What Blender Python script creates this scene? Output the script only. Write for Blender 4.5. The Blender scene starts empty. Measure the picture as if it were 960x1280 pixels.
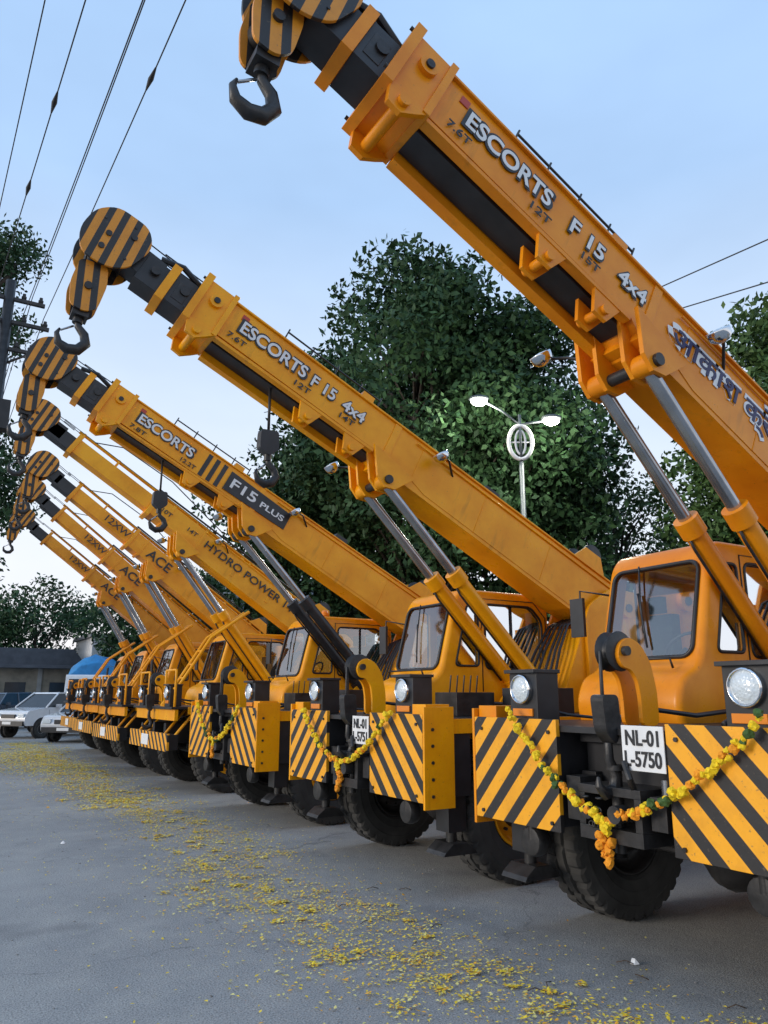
import bpy, bmesh, math, random
import numpy as np
from mathutils import Vector, Matrix
from math import radians, sin, cos, pi
random.seed(7); np.random.seed(7)
scene=bpy.context.scene
scene.view_settings.view_transform='Standard'
try: scene.view_settings.look='None'
except Exception: pass
scene.view_settings.exposure=0

# ------------------------------------------------------------ materials
def nm(name):
    m=bpy.data.materials.new(name); m.use_nodes=True
    nt=m.node_tree; b=nt.nodes['Principled BSDF']
    return m,nt,b
def N(nt,t,**k):
    n=nt.nodes.new(t)
    for a,v in k.items(): setattr(n,a,v)
    return n
def ramp(nt,src,stops):
    r=N(nt,'ShaderNodeValToRGB')
    e=r.color_ramp.elements
    while len(e)<len(stops): e.new(0.5)
    for i,(p,c) in enumerate(stops):
        e[i].position=p; e[i].color=(c[0],c[1],c[2],1) if not isinstance(c,(int,float)) else (c,c,c,1)
    nt.links.new(src,r.inputs[0]); return r.outputs[0]
def noise(nt,scale,detail=4,rough=.55,coord='Object',stretch=None):
    tc=N(nt,'ShaderNodeTexCoord'); s=tc.outputs[coord]
    if stretch:
        mp=N(nt,'ShaderNodeMapping'); mp.inputs['Scale'].default_value=stretch
        nt.links.new(s,mp.inputs[0]); s=mp.outputs[0]
    n=N(nt,'ShaderNodeTexNoise'); n.inputs['Scale'].default_value=scale
    n.inputs['Detail'].default_value=min(detail,5); n.inputs['Roughness'].default_value=rough
    nt.links.new(s,n.inputs['Vector']); return n.outputs['Fac']
def mix(nt,f,a,b,mode='MIX'):
    m=N(nt,'ShaderNodeMix',data_type='RGBA',blend_type=mode)
    for i,v in ((0,f),(6,a),(7,b)):
        if isinstance(v,(int,float)): m.inputs[i].default_value=v
        elif isinstance(v,tuple): m.inputs[i].default_value=(v[0],v[1],v[2],1)
        else: nt.links.new(v,m.inputs[i])
    return m.outputs[2]
def bump(nt,b,h,strength=.2,dist=.01):
    bp=N(nt,'ShaderNodeBump'); bp.inputs['Strength'].default_value=strength; bp.inputs['Distance'].default_value=dist
    nt.links.new(h,bp.inputs['Height']); nt.links.new(bp.outputs[0],b.inputs['Normal'])
def simple(name,col,rough=.6,metal=0,var=.35,scale=6,bmp=.0,coat=0):
    m,nt,b=nm(name)
    n=noise(nt,scale,5)
    f=ramp(nt,n,[(.3,0.),(.72,1.)])
    c=mix(nt,f,tuple(x*(1-var) for x in col),tuple(min(1,x*(1+var*.5)) for x in col))
    nt.links.new(c,b.inputs['Base Color'])
    b.inputs['Roughness'].default_value=rough
    b.inputs['Metallic'].default_value=metal
    b.inputs['Coat Weight'].default_value=coat
    if bmp: bump(nt,b,n,bmp,.02)
    return m
def paint_mat():
    m,nt,b=nm('crane_paint')
    oi=N(nt,'ShaderNodeObjectInfo')
    n1=noise(nt,1.7,5,.65); n2=noise(nt,9,4,.6,stretch=(1,1,.18))
    dark=mix(nt,1.0,oi.outputs['Color'],(.86,.74,.6),'MULTIPLY')
    c=mix(nt,ramp(nt,n1,[(.36,0.),(.62,1.)]),dark,oi.outputs['Color'])
    c=mix(nt,ramp(nt,n2,[(.60,0.),(.8,.4)]),c,(.24,.10,.015))
    n3=noise(nt,50,2,.7)
    c=mix(nt,ramp(nt,n3,[(.69,0.),(.74,.5)]),c,(.10,.06,.035))
    nt.links.new(c,b.inputs['Base Color'])
    nt.links.new(ramp(nt,n1,[(.3,.42),(.7,.22)]),b.inputs['Roughness'])
    b.inputs['Specular IOR Level'].default_value=.32
    bump(nt,b,n1,.10,.02)
    return m
def stripe_mat(name,a,period,ycol=(.92,.40,.010)):
    m,nt,b=nm(name)
    tc=N(nt,'ShaderNodeTexCoord')
    d=N(nt,'ShaderNodeVectorMath',operation='DOT_PRODUCT'); d.inputs[1].default_value=a
    nt.links.new(tc.outputs['Object'],d.inputs[0])
    mu=N(nt,'ShaderNodeMath',operation='MULTIPLY'); mu.inputs[1].default_value=1/period
    nt.links.new(d.outputs['Value'],mu.inputs[0])
    fr=N(nt,'ShaderNodeMath',operation='FRACT'); nt.links.new(mu.outputs[0],fr.inputs[0])
    f=ramp(nt,fr.outputs[0],[(.45,0.),(.47,1.)])
    g=noise(nt,5,5,.7)
    yc=mix(nt,ramp(nt,g,[(.45,0.),(.7,.4)]),ycol,(ycol[0]*.6,ycol[1]*.55,ycol[2]))
    c=mix(nt,f,(.022,.02,.02),yc)
    c=mix(nt,ramp(nt,noise(nt,30,4,.7),[(.62,0.),(.68,.55)]),c,(.14,.10,.06))
    nt.links.new(c,b.inputs['Base Color']); b.inputs['Roughness'].default_value=.45
    bump(nt,b,g,.2,.015)
    return m
M={}
M['paint']=paint_mat()
M['black']=simple('black_paint',(.022,.022,.025),.42,0,.5,5)
M['grease']=simple('greasy_steel',(.036,.034,.034),.42,.2,.6,9,.3)
M['rubber']=simple('tyre_rubber',(.052,.050,.047),.88,0,.5,4,.1)
M['steel']=simple('cylinder_rod_steel',(.42,.43,.45),.22,.85,.25,5)
M['stripeL']=stripe_mat('hazard_stripe_rising',(0,.72,.69),.165)
M['stripeR']=stripe_mat('hazard_stripe_falling',(0,-.72,.69),.165)
M['stripeH']=stripe_mat('hazard_stripe_head',(.97,0,.12),.125,(.70,.27,.015))
M['white']=simple('white_paint',(.78,.78,.78),.5,0,.1,5)
M['navy']=simple('navy_lettering',(.02,.02,.09),.5,0,.1,5)
M['red']=simple('red_reflector',(.5,.05,.02),.35,0,.2,5)
M['amber']=simple('amber_lens',(.8,.25,.02),.2,0,.1,5)
M['dark']=simple('interior_dark',(.035,.035,.038),.7,0,.3,5)
M['chrome']=simple('lamp_reflector',(.7,.72,.75),.12,1,.1,5)
def glass_mat():
    m=bpy.data.materials.new('window_glass'); m.use_nodes=True; nt=m.node_tree
    nt.nodes.remove(nt.nodes['Principled BSDF'])
    out=nt.nodes['Material Output']
    t=N(nt,'ShaderNodeBsdfTransparent'); t.inputs[0].default_value=(.80,.87,.86,1)
    g=N(nt,'ShaderNodeBsdfGlossy'); g.inputs['Roughness'].default_value=.04; g.inputs[0].default_value=(.9,.95,1,1)
    lw=N(nt,'ShaderNodeLayerWeight'); lw.inputs[0].default_value=.45
    r=ramp(nt,lw.outputs['Fresnel'],[(0.,.14),(1.,.85)])
    mx=N(nt,'ShaderNodeMixShader'); nt.links.new(r,mx.inputs[0]); nt.links.new(t.outputs[0],mx.inputs[1]); nt.links.new(g.outputs[0],mx.inputs[2])
    nt.links.new(mx.outputs[0],out.inputs[0]); return m
M['glass']=glass_mat()
def lens_mat():
    m,nt,b=nm('headlight_lens')
    b.inputs['Base Color'].default_value=(.62,.68,.72,1); b.inputs['Roughness'].default_value=.12; b.inputs['Coat Weight'].default_value=1
    v=N(nt,'ShaderNodeTexVoronoi'); v.inputs['Scale'].default_value=60
    tc=N(nt,'ShaderNodeTexCoord'); nt.links.new(tc.outputs['Object'],v.inputs[0]); bump(nt,b,v.outputs[0],.5,.01)
    return m
M['lens']=lens_mat()

# ------------------------------------------------------------ mesh builder
class MB:
    def __init__(s): s.v=[]; s.f=[]; s.m=[]; s.s=[]; s.mats=[]
    def mi(s,mat):
        if mat not in s.mats: s.mats.append(mat)
        return s.mats.index(mat)
    def add(s,vs,fs,mat,smooth=False,T=None):
        o=len(s.v)
        if T is not None: vs=[tuple(T@Vector(v)) for v in vs]
        s.v+=[tuple(v) for v in vs]; k=s.mi(mat)
        for f in fs: s.f.append([i+o for i in f]); s.m.append(k); s.s.append(smooth)
    def box(s,a,b,mat,T=None):
        x0,y0,z0=a; x1,y1,z1=b
        s.add([(x0,y0,z0),(x1,y0,z0),(x1,y1,z0),(x0,y1,z0),(x0,y0,z1),(x1,y0,z1),(x1,y1,z1),(x0,y1,z1)],
              [(0,3,2,1),(4,5,6,7),(0,1,5,4),(1,2,6,5),(2,3,7,6),(3,0,4,7)],mat,False,T)
    def prism(s,poly,y0,y1,mat,T=None):
        n=len(poly)
        vs=[(x,y0,z) for x,z in poly]+[(x,y1,z) for x,z in poly]
        fs=[list(range(n)),list(range(2*n-1,n-1,-1))]+[(i,i+n,(i+1)%n+n,(i+1)%n) for i in range(n)]
        s.add(vs,fs,mat,False,T)
    def cyl(s,p0,p1,r0,mat,r1=None,n=20,cap=True,T=None):
        if r1 is None: r1=r0
        p0=Vector(p0); p1=Vector(p1); d=(p1-p0).normalized()
        a=Vector((0,0,1)) if abs(d.z)<.9 else Vector((1,0,0))
        e1=d.cross(a).normalized(); e2=d.cross(e1)
        vs=[]
        for p,r in ((p0,r0),(p1,r1)):
            for i in range(n):
                t=2*pi*i/n; vs.append(p+e1*(r*cos(t))+e2*(r*sin(t)))
        s.add(vs,[(i,(i+1)%n,(i+1)%n+n,i+n) for i in range(n)],mat,True,T)
        if cap: s.add(vs,[list(range(n))[::-1],list(range(n,2*n))],mat,False,T)
    def tube(s,pts,r,mat,n=8,closed=False,T=None,radii=None):
        pts=[Vector(p) for p in pts]; L=len(pts); vs=[]
        prev=None
        for i,p in enumerate(pts):
            if closed: d=(pts[(i+1)%L]-pts[i-1])
            else: d=pts[min(i+1,L-1)]-pts[max(i-1,0)]
            d.normalize()
            if prev is None:
                a=Vector((0,0,1)) if abs(d.z)<.9 else Vector((1,0,0))
                e1=d.cross(a).normalized()
            else: e1=(prev-d*prev.dot(d)).normalized()
            prev=e1; e2=d.cross(e1); rr=radii[i] if radii else r
            for k in range(n):
                t=2*pi*k/n; vs.append(p+e1*(rr*cos(t))+e2*(rr*sin(t)))
        fs=[]
        for i in range(L if closed else L-1):
            j=(i+1)%L
            for k in range(n): fs.append((i*n+k,i*n+(k+1)%n,j*n+(k+1)%n,j*n+k))
        if not closed: fs+= [list(range(n))[::-1],list(range((L-1)*n,L*n))]
        s.add(vs,fs,mat,True,T)
    def lathe(s,prof,mat,n=32,T=None,rf=None,smooth=True):
        vs=[];L=len(prof)
        for i in range(n):
            t=2*pi*i/n
            for j,(r,y) in enumerate(prof):
                rr=r if rf is None else rf(i,j,r)
                vs.append((rr*cos(t),y,rr*sin(t)))
        fs=[(i*L+j,i*L+j+1,((i+1)%n)*L+j+1,((i+1)%n)*L+j) for i in range(n) for j in range(L-1)]
        s.add(vs,fs,mat,smooth,T)
    def mesh(s,name):
        me=bpy.data.meshes.new(name); me.from_pydata(s.v,[],s.f)
        for k in s.mats: me.materials.append(M[k] if isinstance(k,str) else k)
        me.polygons.foreach_set('material_index',s.m); me.polygons.foreach_set('use_smooth',s.s)
        bm=bmesh.new(); bm.from_mesh(me); bmesh.ops.recalc_face_normals(bm,faces=bm.faces); bm.to_mesh(me); bm.free()
        me.update(); return me
def obj(name,me,parent=None,loc=(0,0,0),rot=(0,0,0),bevel=0,color=None):
    o=bpy.data.objects.new(name,me); scene.collection.objects.link(o)
    o.location=loc; o.rotation_euler=rot
    if parent: o.parent=parent
    if bevel:
        b=o.modifiers.new('bevel','BEVEL'); b.width=bevel; b.segments=2; b.limit_method='ANGLE'; b.angle_limit=radians(40)
    if color: o.color=(*color,1)
    return o
def empty(name,loc=(0,0,0),rz=0):
    e=bpy.data.objects.new(name,None); scene.collection.objects.link(e); e.location=loc; e.rotation_euler=(0,0,rz); e.empty_display_size=.3
    return e
def text_mesh(txt,mat,width,height,offset=0.0,depth=.004):
    cu=bpy.data.curves.new('t','FONT'); cu.body=txt; cu.size=1; cu.extrude=.001; cu.offset=offset; cu.align_x='CENTER'; cu.align_y='CENTER'
    o=bpy.data.objects.new('t',cu); scene.collection.objects.link(o)
    dg=bpy.context.evaluated_depsgraph_get(); me=bpy.data.meshes.new_from_object(o.evaluated_get(dg))
    bpy.data.objects.remove(o); me.materials.clear(); me.materials.append(M[mat])
    co=np.zeros(len(me.vertices)*3); me.vertices.foreach_get('co',co); co=co.reshape(-1,3)
    if len(co)==0: return me
    mn=co.min(0); mx=co.max(0); c=(mn+mx)/2; sz=np.maximum(mx-mn,1e-6)
    sx=(width)/(sz[0]); sy=height/sz[1]
    co=(co-c)*np.array([sx,sy,1]); co[:,2]=np.sign(co[:,2])*depth/2
    me.vertices.foreach_set('co',co.ravel()); me.update(); return me

# ------------------------------------------------------------ wheel
def make_wheel():
    b=MB(); R=.60
    half=[(.30,-.13),(.33,-.165),(.40,-.185),(.405,-.189),(.42,-.188),(.49,-.187),(.495,-.191),(.505,-.19),(.54,-.18),(.575,-.172),(R,-.158),(R+.003,-.065),(R-.02,-.058),(R-.02,-.04),(R+.005,-.033)]
    prof=half+[(r,-y) for r,y in reversed(half)]
    L=len(prof); tre=set(list(range(9,12))+list(range(L-12,L-9)))
    def rf(i,j,r):
        if j in tre:
            k=i if j<L/2 else i+2
            if k%4==0: return r-.022
        if j in (14,L-15) and (i%7==0): return r-.015
        return r
    b.lathe(prof,'rubber',n=132,rf=rf,smooth=False)
    for s,mt in ((-1,'paint'),(1,'grease')):
        rim=[(.30,-.13),(.305,-.15),(.285,-.15),(.27,-.11),(.25,-.07),(.2,-.05),(.14,-.065)]
        b.lathe([(r,y*-s) if False else (r,(y if s<0 else -y)) for r,y in rim],mt,n=32)
        b.lathe([(.15,.065*s),(.14,.12*s),(.11,.14*s),(.09,.19*s),(0.001,.20*s)],'grease',n=24)
        for k in range(10):
            t=2*pi*k/10; x,z=.19*cos(t),.19*sin(t)
            b.cyl((x,.05*s,z),(x,.085*s,z),.014,'grease',n=6)
    return b.mesh('wheel')
WHEEL=make_wheel()

def rrect(w,h,r,n=5):
    pts=[]
    for cx,cy,a0 in ((w/2-r,h/2-r,0),(-w/2+r,h/2-r,90),(-w/2+r,-h/2+r,180),(w/2-r,-h/2+r,270)):
        for i in range(n+1):
            t=radians(a0+90*i/n); pts.append((cx+r*cos(t),cy+r*sin(t)))
    return pts
def roundpoly(poly,r,n=4):
    out=[];L=len(poly)
    for i in range(L):
        p=Vector(poly[i]);a=Vector(poly[i-1]);c=Vector(poly[(i+1)%L])
        d1=(a-p);d2=(c-p);l=min(r,d1.length*.45,d2.length*.45)
        p1=p+d1.normalized()*l;p2=p+d2.normalized()*l
        for k in range(n+1):
            t=k/n; q=p1*(1-t)**2+p*2*t*(1-t)+p2*t*t; out.append((q.x,q.y))
    return out

# ------------------------------------------------------------ cab (boolean shell)
def make_cab():
    outer=roundpoly([(1.02,1.405),(.98,1.62),(1.06,1.80),(1.27,1.88),(1.49,2.72),(1.60,2.84),(2.72,2.84),(2.88,2.70),(2.92,1.405)],.10)
    b=MB(); b.prism(outer,.24,1.24,'paint'); shell=obj('cabtmp',b.mesh('cabtmp'))
    bv=shell.modifiers.new('bv','BEVEL'); bv.width=.05; bv.segments=3; bv.limit_method='ANGLE'; bv.angle_limit=radians(50)
    cuts=[]
    c=MB(); c.prism([(1.12,1.46),(1.33,1.92),(1.54,2.68),(1.66,2.79),(2.70,2.79),(2.83,2.66),(2.86,1.46)],.29,1.19,'dark'); cuts.append(c)
    ang=math.atan2(.22,.84)
    Tw=Matrix.Translation((1.385,.74,2.31))@Matrix.Rotation(ang,4,'Y')
    ws=rrect(.84,.76,.09)
    def ringpts(pts,x): return [tuple(Tw@Vector((x,p[0],p[1]))) for p in pts]
    c=MB(); n=len(ws); vs=ringpts(ws,-.2)+ringpts(ws,.2)
    c.add(vs,[list(range(n)),list(range(2*n-1,n-1,-1))]+[(i,i+n,(i+1)%n+n,(i+1)%n) for i in range(n)],'dark'); cuts.append(c)
    q=roundpoly([(1.475,1.98),(1.65,2.66),(1.80,2.66),(1.80,1.98)],.05)
    d=roundpoly([(1.90,1.95),(1.90,2.68),(2.60,2.68),(2.76,2.52),(2.76,1.95)],.07)
    for pl in (q,d):
        c=MB(); c.prism(pl,0,1.6,'dark'); cuts.append(c)
    c=MB(); c.box((2.7,.38,1.98),(3.1,1.10,2.66),'dark'); cuts.append(c)
    tmp=[]
    for i,c in enumerate(cuts):
        o=obj('cut%d'%i,c.mesh('cut')); tmp.append(o)
        md=shell.modifiers.new('b%d'%i,'BOOLEAN'); md.operation='DIFFERENCE'; md.object=o; md.solver='EXACT'
    dg=bpy.context.evaluated_depsgraph_get(); dg.update()
    me=bpy.data.meshes.new_from_object(shell.evaluated_get(dg)); me.name='cab'
    for o in tmp+[shell]: bpy.data.objects.remove(o)
    me.materials.clear(); me.materials.append(M['paint'])
    me.polygons.foreach_set('material_index',[0]*len(me.polygons))
    for p in me.polygons: p.use_smooth=True
    try: me.set_sharp_from_angle(angle=radians(32))
    except Exception:
        for p in me.polygons: p.use_smooth=False
    g=MB()
    g.add(ringpts(ws,0.0),[list(range(n))],'glass')
    g.tube(ringpts(ws,-.012),.017,'black',n=6,closed=True)
    for pl in (q,d):
        for y in (.252,1.228):
            g.add([(x,y+(.01 if y<.7 else -.01),z) for x,z in pl],[list(range(len(pl)))],'glass')
            g.tube([(x,y-(.012 if y<.7 else -.012),z) for x,z in pl],.014,'black',n=6,closed=True)
    g.tube([(2.3,.25,1.96),(2.3,.25,2.67)],.012,'black',n=6)
    g.tube([(1.85,.237,1.47),(1.85,.237,2.74),(2.64,.237,2.74),(2.82,.237,2.56),(2.82,.237,1.47),(1.85,.237,1.47)],.006,'black',n=5)
    g.box((2.62,.215,1.82),(2.75,.24,1.85),'black')
    for z in (1.6,2.3): g.cyl((1.85,.23,z),(1.85,.23,z+.1),.014,'paint',n=8)
    w=lambda y,z:tuple(Tw@Vector((-.03,y,z)))
    g.tube([w(.15,.40),w(.10,.10),w(.03,-.18)],.008,'black',n=5)
    g.tube([w(.13,.16),w(-.02,-.30)],.009,'black',n=5)
    g.tube([(1.45,1.22,2.5),(1.3,1.42,2.55),(1.28,1.42,2.2)],.01,'black',n=5)
    g.box((1.25,1.35,2.15),(1.28,1.50,2.48),'black')
    g.box((2.15,.5,1.5),(2.6,1.0,1.85),'dark'); g.box((2.5,.5,1.85),(2.62,1.0,2.42),'dark'); g.box((2.52,.62,2.44),(2.6,.88,2.6),'dark')
    g.box((1.36,.36,1.6),(1.55,1.14,1.95),'dark')
    st=[(1.78+.17*cos(t)*.45,.75+.19*sin(t),2.03+.17*cos(t)*.8) for t in np.linspace(0,2*pi,20,endpoint=False)]
    g.tube(st,.014,'black',n=6,closed=True); g.tube([(1.55,.75,1.9),(1.78,.75,2.03)],.02,'black',n=6)
    for y in (.6,.68,.9): g.tube([(1.75,y,1.5),(1.72,y,1.98)],.01,'black',n=5)
    g.tube([(1.16,.40,1.86),(1.13,.40,1.93),(1.13,1.08,1.93),(1.16,1.08,1.86)],.010,'black',n=6)
    return me,g.mesh('cab_fittings')
CAB,CABFIT=make_cab()
PZ=2.60
# ------------------------------------------------------------ body
def make_body(var):
    b=MB()
    for y in (-.42,.30): b.box((.2,y,.78),(5.4,y+.12,1.12),'black')
    for x in (.9,2.3,3.6): b.box((x,-.3,.85),(x+.15,.3,1.08),'black')
    b.box((.035,-1.27,1.362),(5.5,1.27,1.402),'black')
    if var=='A':
        for s in (-1,1):
            y0,y1=sorted((s*.44,s*1.27))
            b.box((.035,y0,.78),(.5,y1,1.36),'black')
            y0,y1=sorted((s*.43,s*1.285))
            b.box((0,y0,.75),(.032,y1,1.44),'stripeL' if s>0 else 'stripeR')
            ya,yb=sorted((s*1.29,s*1.315))
            b.box((.0,ya,.70),(.30,yb,1.50),'paint')
            for z in (.8,.93,1.06,1.19,1.32): b.cyl((.08,s*1.31,z),(.08,s*1.325,z),.014,'grease',n=8)
            b.box((.04,min(s*1.08,s*1.28),1.403),(.28,max(s*1.08,s*1.28),1.52),'paint')
            b.cyl((.14,s*.85,.78),(.14,s*.85,.64),.035,'grease',n=12); b.lathe([(.001,-.05),(.09,-.05),(.10,-.02),(.10,.02),(.09,.05),(.001,.05)],'grease',n=18,T=Matrix.Translation((.16,s*.85,.63))@Matrix.Rotation(radians(90),4,'Z'))
            for (py,pz) in ((.5,.8),(.5,1.36),(1.2,.8),(1.2,1.36)): b.cyl((.0,s*py,pz),(-.012,s*py,pz),.014,'grease',n=6)
        b.box((.26,-.42,.80),(.5,.42,1.36),'black')
        b.box((.2,-.42,1.30),(.26,.42,1.37),'black')
        b.box((-.02,-.24,.76),(.26,.24,.84),'grease'); b.box((-.02,-.24,1.02),(.26,.24,1.07),'grease')
        for y in (-.24,.19): b.box((-.02,y,.84),(.26,y+.05,1.02),'grease')
        b.cyl((.06,0,.70),(.06,0,1.16),.035,'grease',n=12); b.cyl((.06,0,1.16),(.06,0,1.19),.06,'grease',n=12)
        b.cyl((.0,-.10,.93),(-.09,-.10,.93),.05,'grease',n=14); b.cyl((.0,.13,.92),(-.07,.13,.92),.04,'grease',n=14)
        b.tube([(0,-.18,1.07),(-.05,-.2,1.13),(-.02,-.14,1.22)],.02,'grease',n=7)
        b.box((.02,-.38,.86),(.2,-.27,1.04),'grease'); b.box((.04,.28,.84),(.24,.40,1.1),'grease')
        b.cyl((.1,-.33,1.04),(.1,-.33,1.13),.03,'steel',n=10)
        for k in range(9):
            c=Vector((-.03,.06+.014*k,1.0-.010*k*(8-k))); t=Matrix.Translation(c)@Matrix.Rotation(radians(90*(k%2)),4,'Y')
            b.tube([(.016*cos(a),.024*sin(a),0) for a in np.linspace(0,2*pi,10,endpoint=False)],.006,'grease',n=5,closed=True,T=t)
    else:
        b.box((0,-1.25,.70),(.04,1.25,.98),'stripeR'); b.box((.04,-1.2,.72),(.2,1.2,.96),'black')
        b.box((-.012,-.1,.75),(0,.35,.93),'white')
        b.box((.1,-1.25,1.18),(.16,1.25,1.36),'paint')
        for y in (-1.15,-.55,.55,1.15):
            b.tube([(.12,y,1.4),(.12,y,2.0)],.022,'paint',n=6)
            b.tube([(.12,y,.9),(.5,y,1.36)],.025,'paint',n=6)
        for z in (1.7,2.0): b.tube([(.12,-1.15,z),(.12,-.55,z)],.02,'paint',n=6); b.tube([(.12,.55,z),(.12,1.15,z)],.02,'paint',n=6)
        b.tube([(.15,-.5,1.4),(.9,-.5,2.6),(1.6,-.5,3.1)],.03,'paint',n=7)
        b.tube([(.15,-.25,1.4),(.9,-.25,2.6),(1.6,-.25,3.1)],.03,'paint',n=7)
        for k in range(5): 
            t=k/5; b.tube([(.15+.75*t,-.5,1.4+1.2*t),(.15+.75*t,-.25,1.4+1.2*t)],.018,'paint',n=6)
        b.box((.9,-1.2,1.41),(2.0,-.6,1.75),'paint')
    for s in (-1,1):
        y=-.92 if s<0 else .80
        b.box((.06,y-.14,1.405),(.26,y+.14,1.76),'black')
        b.box((.02,y-.155,1.745),(.27,y+.155,1.77),'black')
        T=Matrix.Translation((.055,y,1.635))@Matrix.Rotation(radians(-90),4,'Z')
        b.lathe([(.098,.02),(.102,-.03),(.090,-.036),(.080,-.02)],'chrome',n=24,T=T)
        b.lathe([(.084,-.02),(.065,-.034),(.04,-.042),(.001,-.044)],'lens',n=24,T=T)
        b.box((.045,y-.10,1.455),(.06,y+.10,1.505),'amber')
        b.tube([(.26,y,1.5),(.4,y*.9,1.46),(.6,y*.6,1.43)],.012,'black',n=5)
    outer=[(.38,1.41),(.38,1.62),(.34,1.80),(.26,1.91),(.16,1.95),(.08,1.91),(.05,1.83),(.09,1.76),(.16,1.75),(.21,1.69),(.23,1.58),(.23,1.41)]
    for y in (-.085,.055): b.prism(roundpoly(outer,.05,3),y,y+.03,'paint')
    T=Matrix.Translation((.11,-.005,1.86))
    b.lathe([(.001,-.05),(.115,-.05),(.125,-.045),(.085,-.02),(.085,.02),(.125,.045),(.115,.05),(.001,.05)],'grease',n=24,T=T)
    b.cyl((.11,-.115,1.86),(.11,.105,1.86),.03,'grease',n=10)
    b.tube([(-.01,0,1.86),(-.015,0,1.6),(.01,0,1.45)],.012,'grease',n=6); b.tube([(.02,.03,1.86),(.02,.03,1.5)],.012,'grease',n=6)
    b.prism(roundpoly([(-.07,1.60),(.07,1.60),(.08,1.40),(.03,1.30),(-.05,1.38)],.04),-.05,.05,'grease')
    hk=[(.01,0,1.32),(.01,0,1.22),(.06,0,1.13),(.04,0,1.05),(-.04,0,1.03),(-.09,0,1.08),(-.09,0,1.13)]
    b.tube(hk,.03,'grease',n=8,radii=[.025,.03,.038,.042,.038,.025,.01])
    for s in (-1,1):
        y0,y1=sorted((s*.6,s*1.25))
        b.box((1.95,y0,.72),(3.55,y1,1.355),'paint')
        b.box((1.98,min(s*1.252,s*1.262),.78),(2.7,max(s*1.252,s*1.262),1.3),'paint'); b.box((2.76,min(s*1.252,s*1.262),.78),(3.5,max(s*1.252,s*1.262),1.3),'paint')
        b.box((.31,min(s*1.272,s*1.285),1.28),(5.5,max(s*1.272,s*1.285),1.40),'paint')
        b.prism([(.52,1.36),(.52,1.30),(1.8,1.30),(1.9,1.1),(1.93,1.1),(1.93,1.36)],min(s*.75,s*1.26),max(s*.75,s*1.26),'black')
        if var=='A':
            b.box((.28,min(s*1.06,s*1.24),.50),(.46,max(s*1.06,s*1.24),.78),'black')
            b.cyl((.37,s*1.15,.50),(.37,s*1.15,.40),.045,'grease',n=12)
            b.prism([(.20,.33),(.54,.33),(.52,.36),(.44,.42),(.30,.42),(.22,.36)],min(s*1.02,s*1.28),max(s*1.02,s*1.28),'grease')
            b.cyl((.36,s*1.10,1.2),(.36,s*1.10,.78),.05,'grease',n=12)
    b.box((2.95,-1.22,1.405),(4.3,-.5,1.82),'paint')
    b.cyl((2.5,-.9,1.405),(2.5,-.9,1.62),.16,'grease',n=18)
    tw=[(2.45,1.405),(3.98,1.405),(4.02,2.50),(3.86,2.80),(3.40,2.84),(3.02,2.62),(2.78,2.1)]
    for s in (-1,1):
        y0,y1=sorted((s*.27,s*.31)); b.prism(roundpoly(tw,.08,3),y0,y1,'paint')
        b.cyl((3.6,s*.27,PZ),(3.6,s*.37,PZ),.11,'paint',n=20); b.cyl((3.6,s*.3,PZ),(3.6,s*.39,PZ),.05,'grease',n=14)
        b.box((2.9,min(s*.31,s*.36),1.41),(2.95,max(s*.31,s*.36),2.4),'paint')
        b.box((3.5,min(s*.31,s*.36),1.41),(3.55,max(s*.31,s*.36),2.45),'paint')
    b.prism([(2.47,1.41),(2.52,1.41),(2.84,2.05),(2.98,2.35),(2.92,2.35),(2.78,2.05)],-.268,.268,'paint')
    b.prism([(3.9,1.41),(3.95,1.41),(3.97,2.2),(3.92,2.2)],-.268,.268,'paint')
    for y in (-.30,-.17,.13,.26): b.prism([(1.9,1.405),(2.62,1.405),(2.42,1.75),(2.32,1.82),(2.2,1.75)],y,y+.035,'paint')
    b.cyl((2.32,-.33,1.66),(2.32,.33,1.66),.045,'grease',n=12)
    for k,y in enumerate((-.2,-.13,-.06,.04,.12,.2)):
        b.tube([(2.40,y,1.42),(2.50-.02*k,y,1.75),(2.62,y,2.1),(2.80,y*.8,2.38),(3.05,y*.7,2.48),(3.25,y*.6,2.42)],.017,'black',n=6)
    b.tube([(1.3,-.1,1.42),(1.4,-.12,1.52),(1.9,-.1,1.5),(2.3,-.1,1.45)],.02,'black',n=6)
    b.tube([(.7,-.3,1.42),(1.0,-.25,1.5),(1.5,-.33,1.47),(2.0,-.3,1.45)],.018,'black',n=6)
    b.tube([(.3,.2,1.42),(.55,.26,1.52),(1.0,.12,1.46),(1.6,.15,1.5)],.018,'black',n=6)
    b.box((.75,-.75,1.405),(1.2,-.4,1.62),'grease'); b.box((1.3,-1.15,1.405),(1.85,-.75,1.66),'black')
    for k in range(5): b.tube([(.8+.08*k,-.57,1.6),(.8+.08*k,-.6,1.78)],.008,'black',n=5)
    b.prism(roundpoly([(4.35,1.405),(4.35,2.0),(4.55,2.1),(5.45,2.02),(5.55,1.405)],.06),-.9,1.15,'paint')
    for k in range(6): b.box((4.32,-.6+.22*k,1.6),(4.352,-.5+.22*k,1.95),'black')
    b.prism(roundpoly([(5.3,.75),(5.5,.7),(5.9,.85),(5.9,1.35),(5.55,1.402)],.05),-1.2,1.2,'paint')
    b.cyl((4.2,-1.0,1.82),(4.2,-1.0,2.4),.05,'grease',n=12)
    for x in (1.12,4.45):
        b.cyl((x,-.85,.6),(x,.85,.6),.09,'grease',n=14)
        T=Matrix.Translation((x,0,.6)); b.lathe([(.001,-.24),(.12,-.2),(.22,-.08),(.24,0),(.22,.08),(.12,.2),(.001,.24)],'grease',n=18,T=T)
    b.tube([(.75,-.6,.62),(.78,.6,.62)],.025,'grease',n=7)
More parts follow.
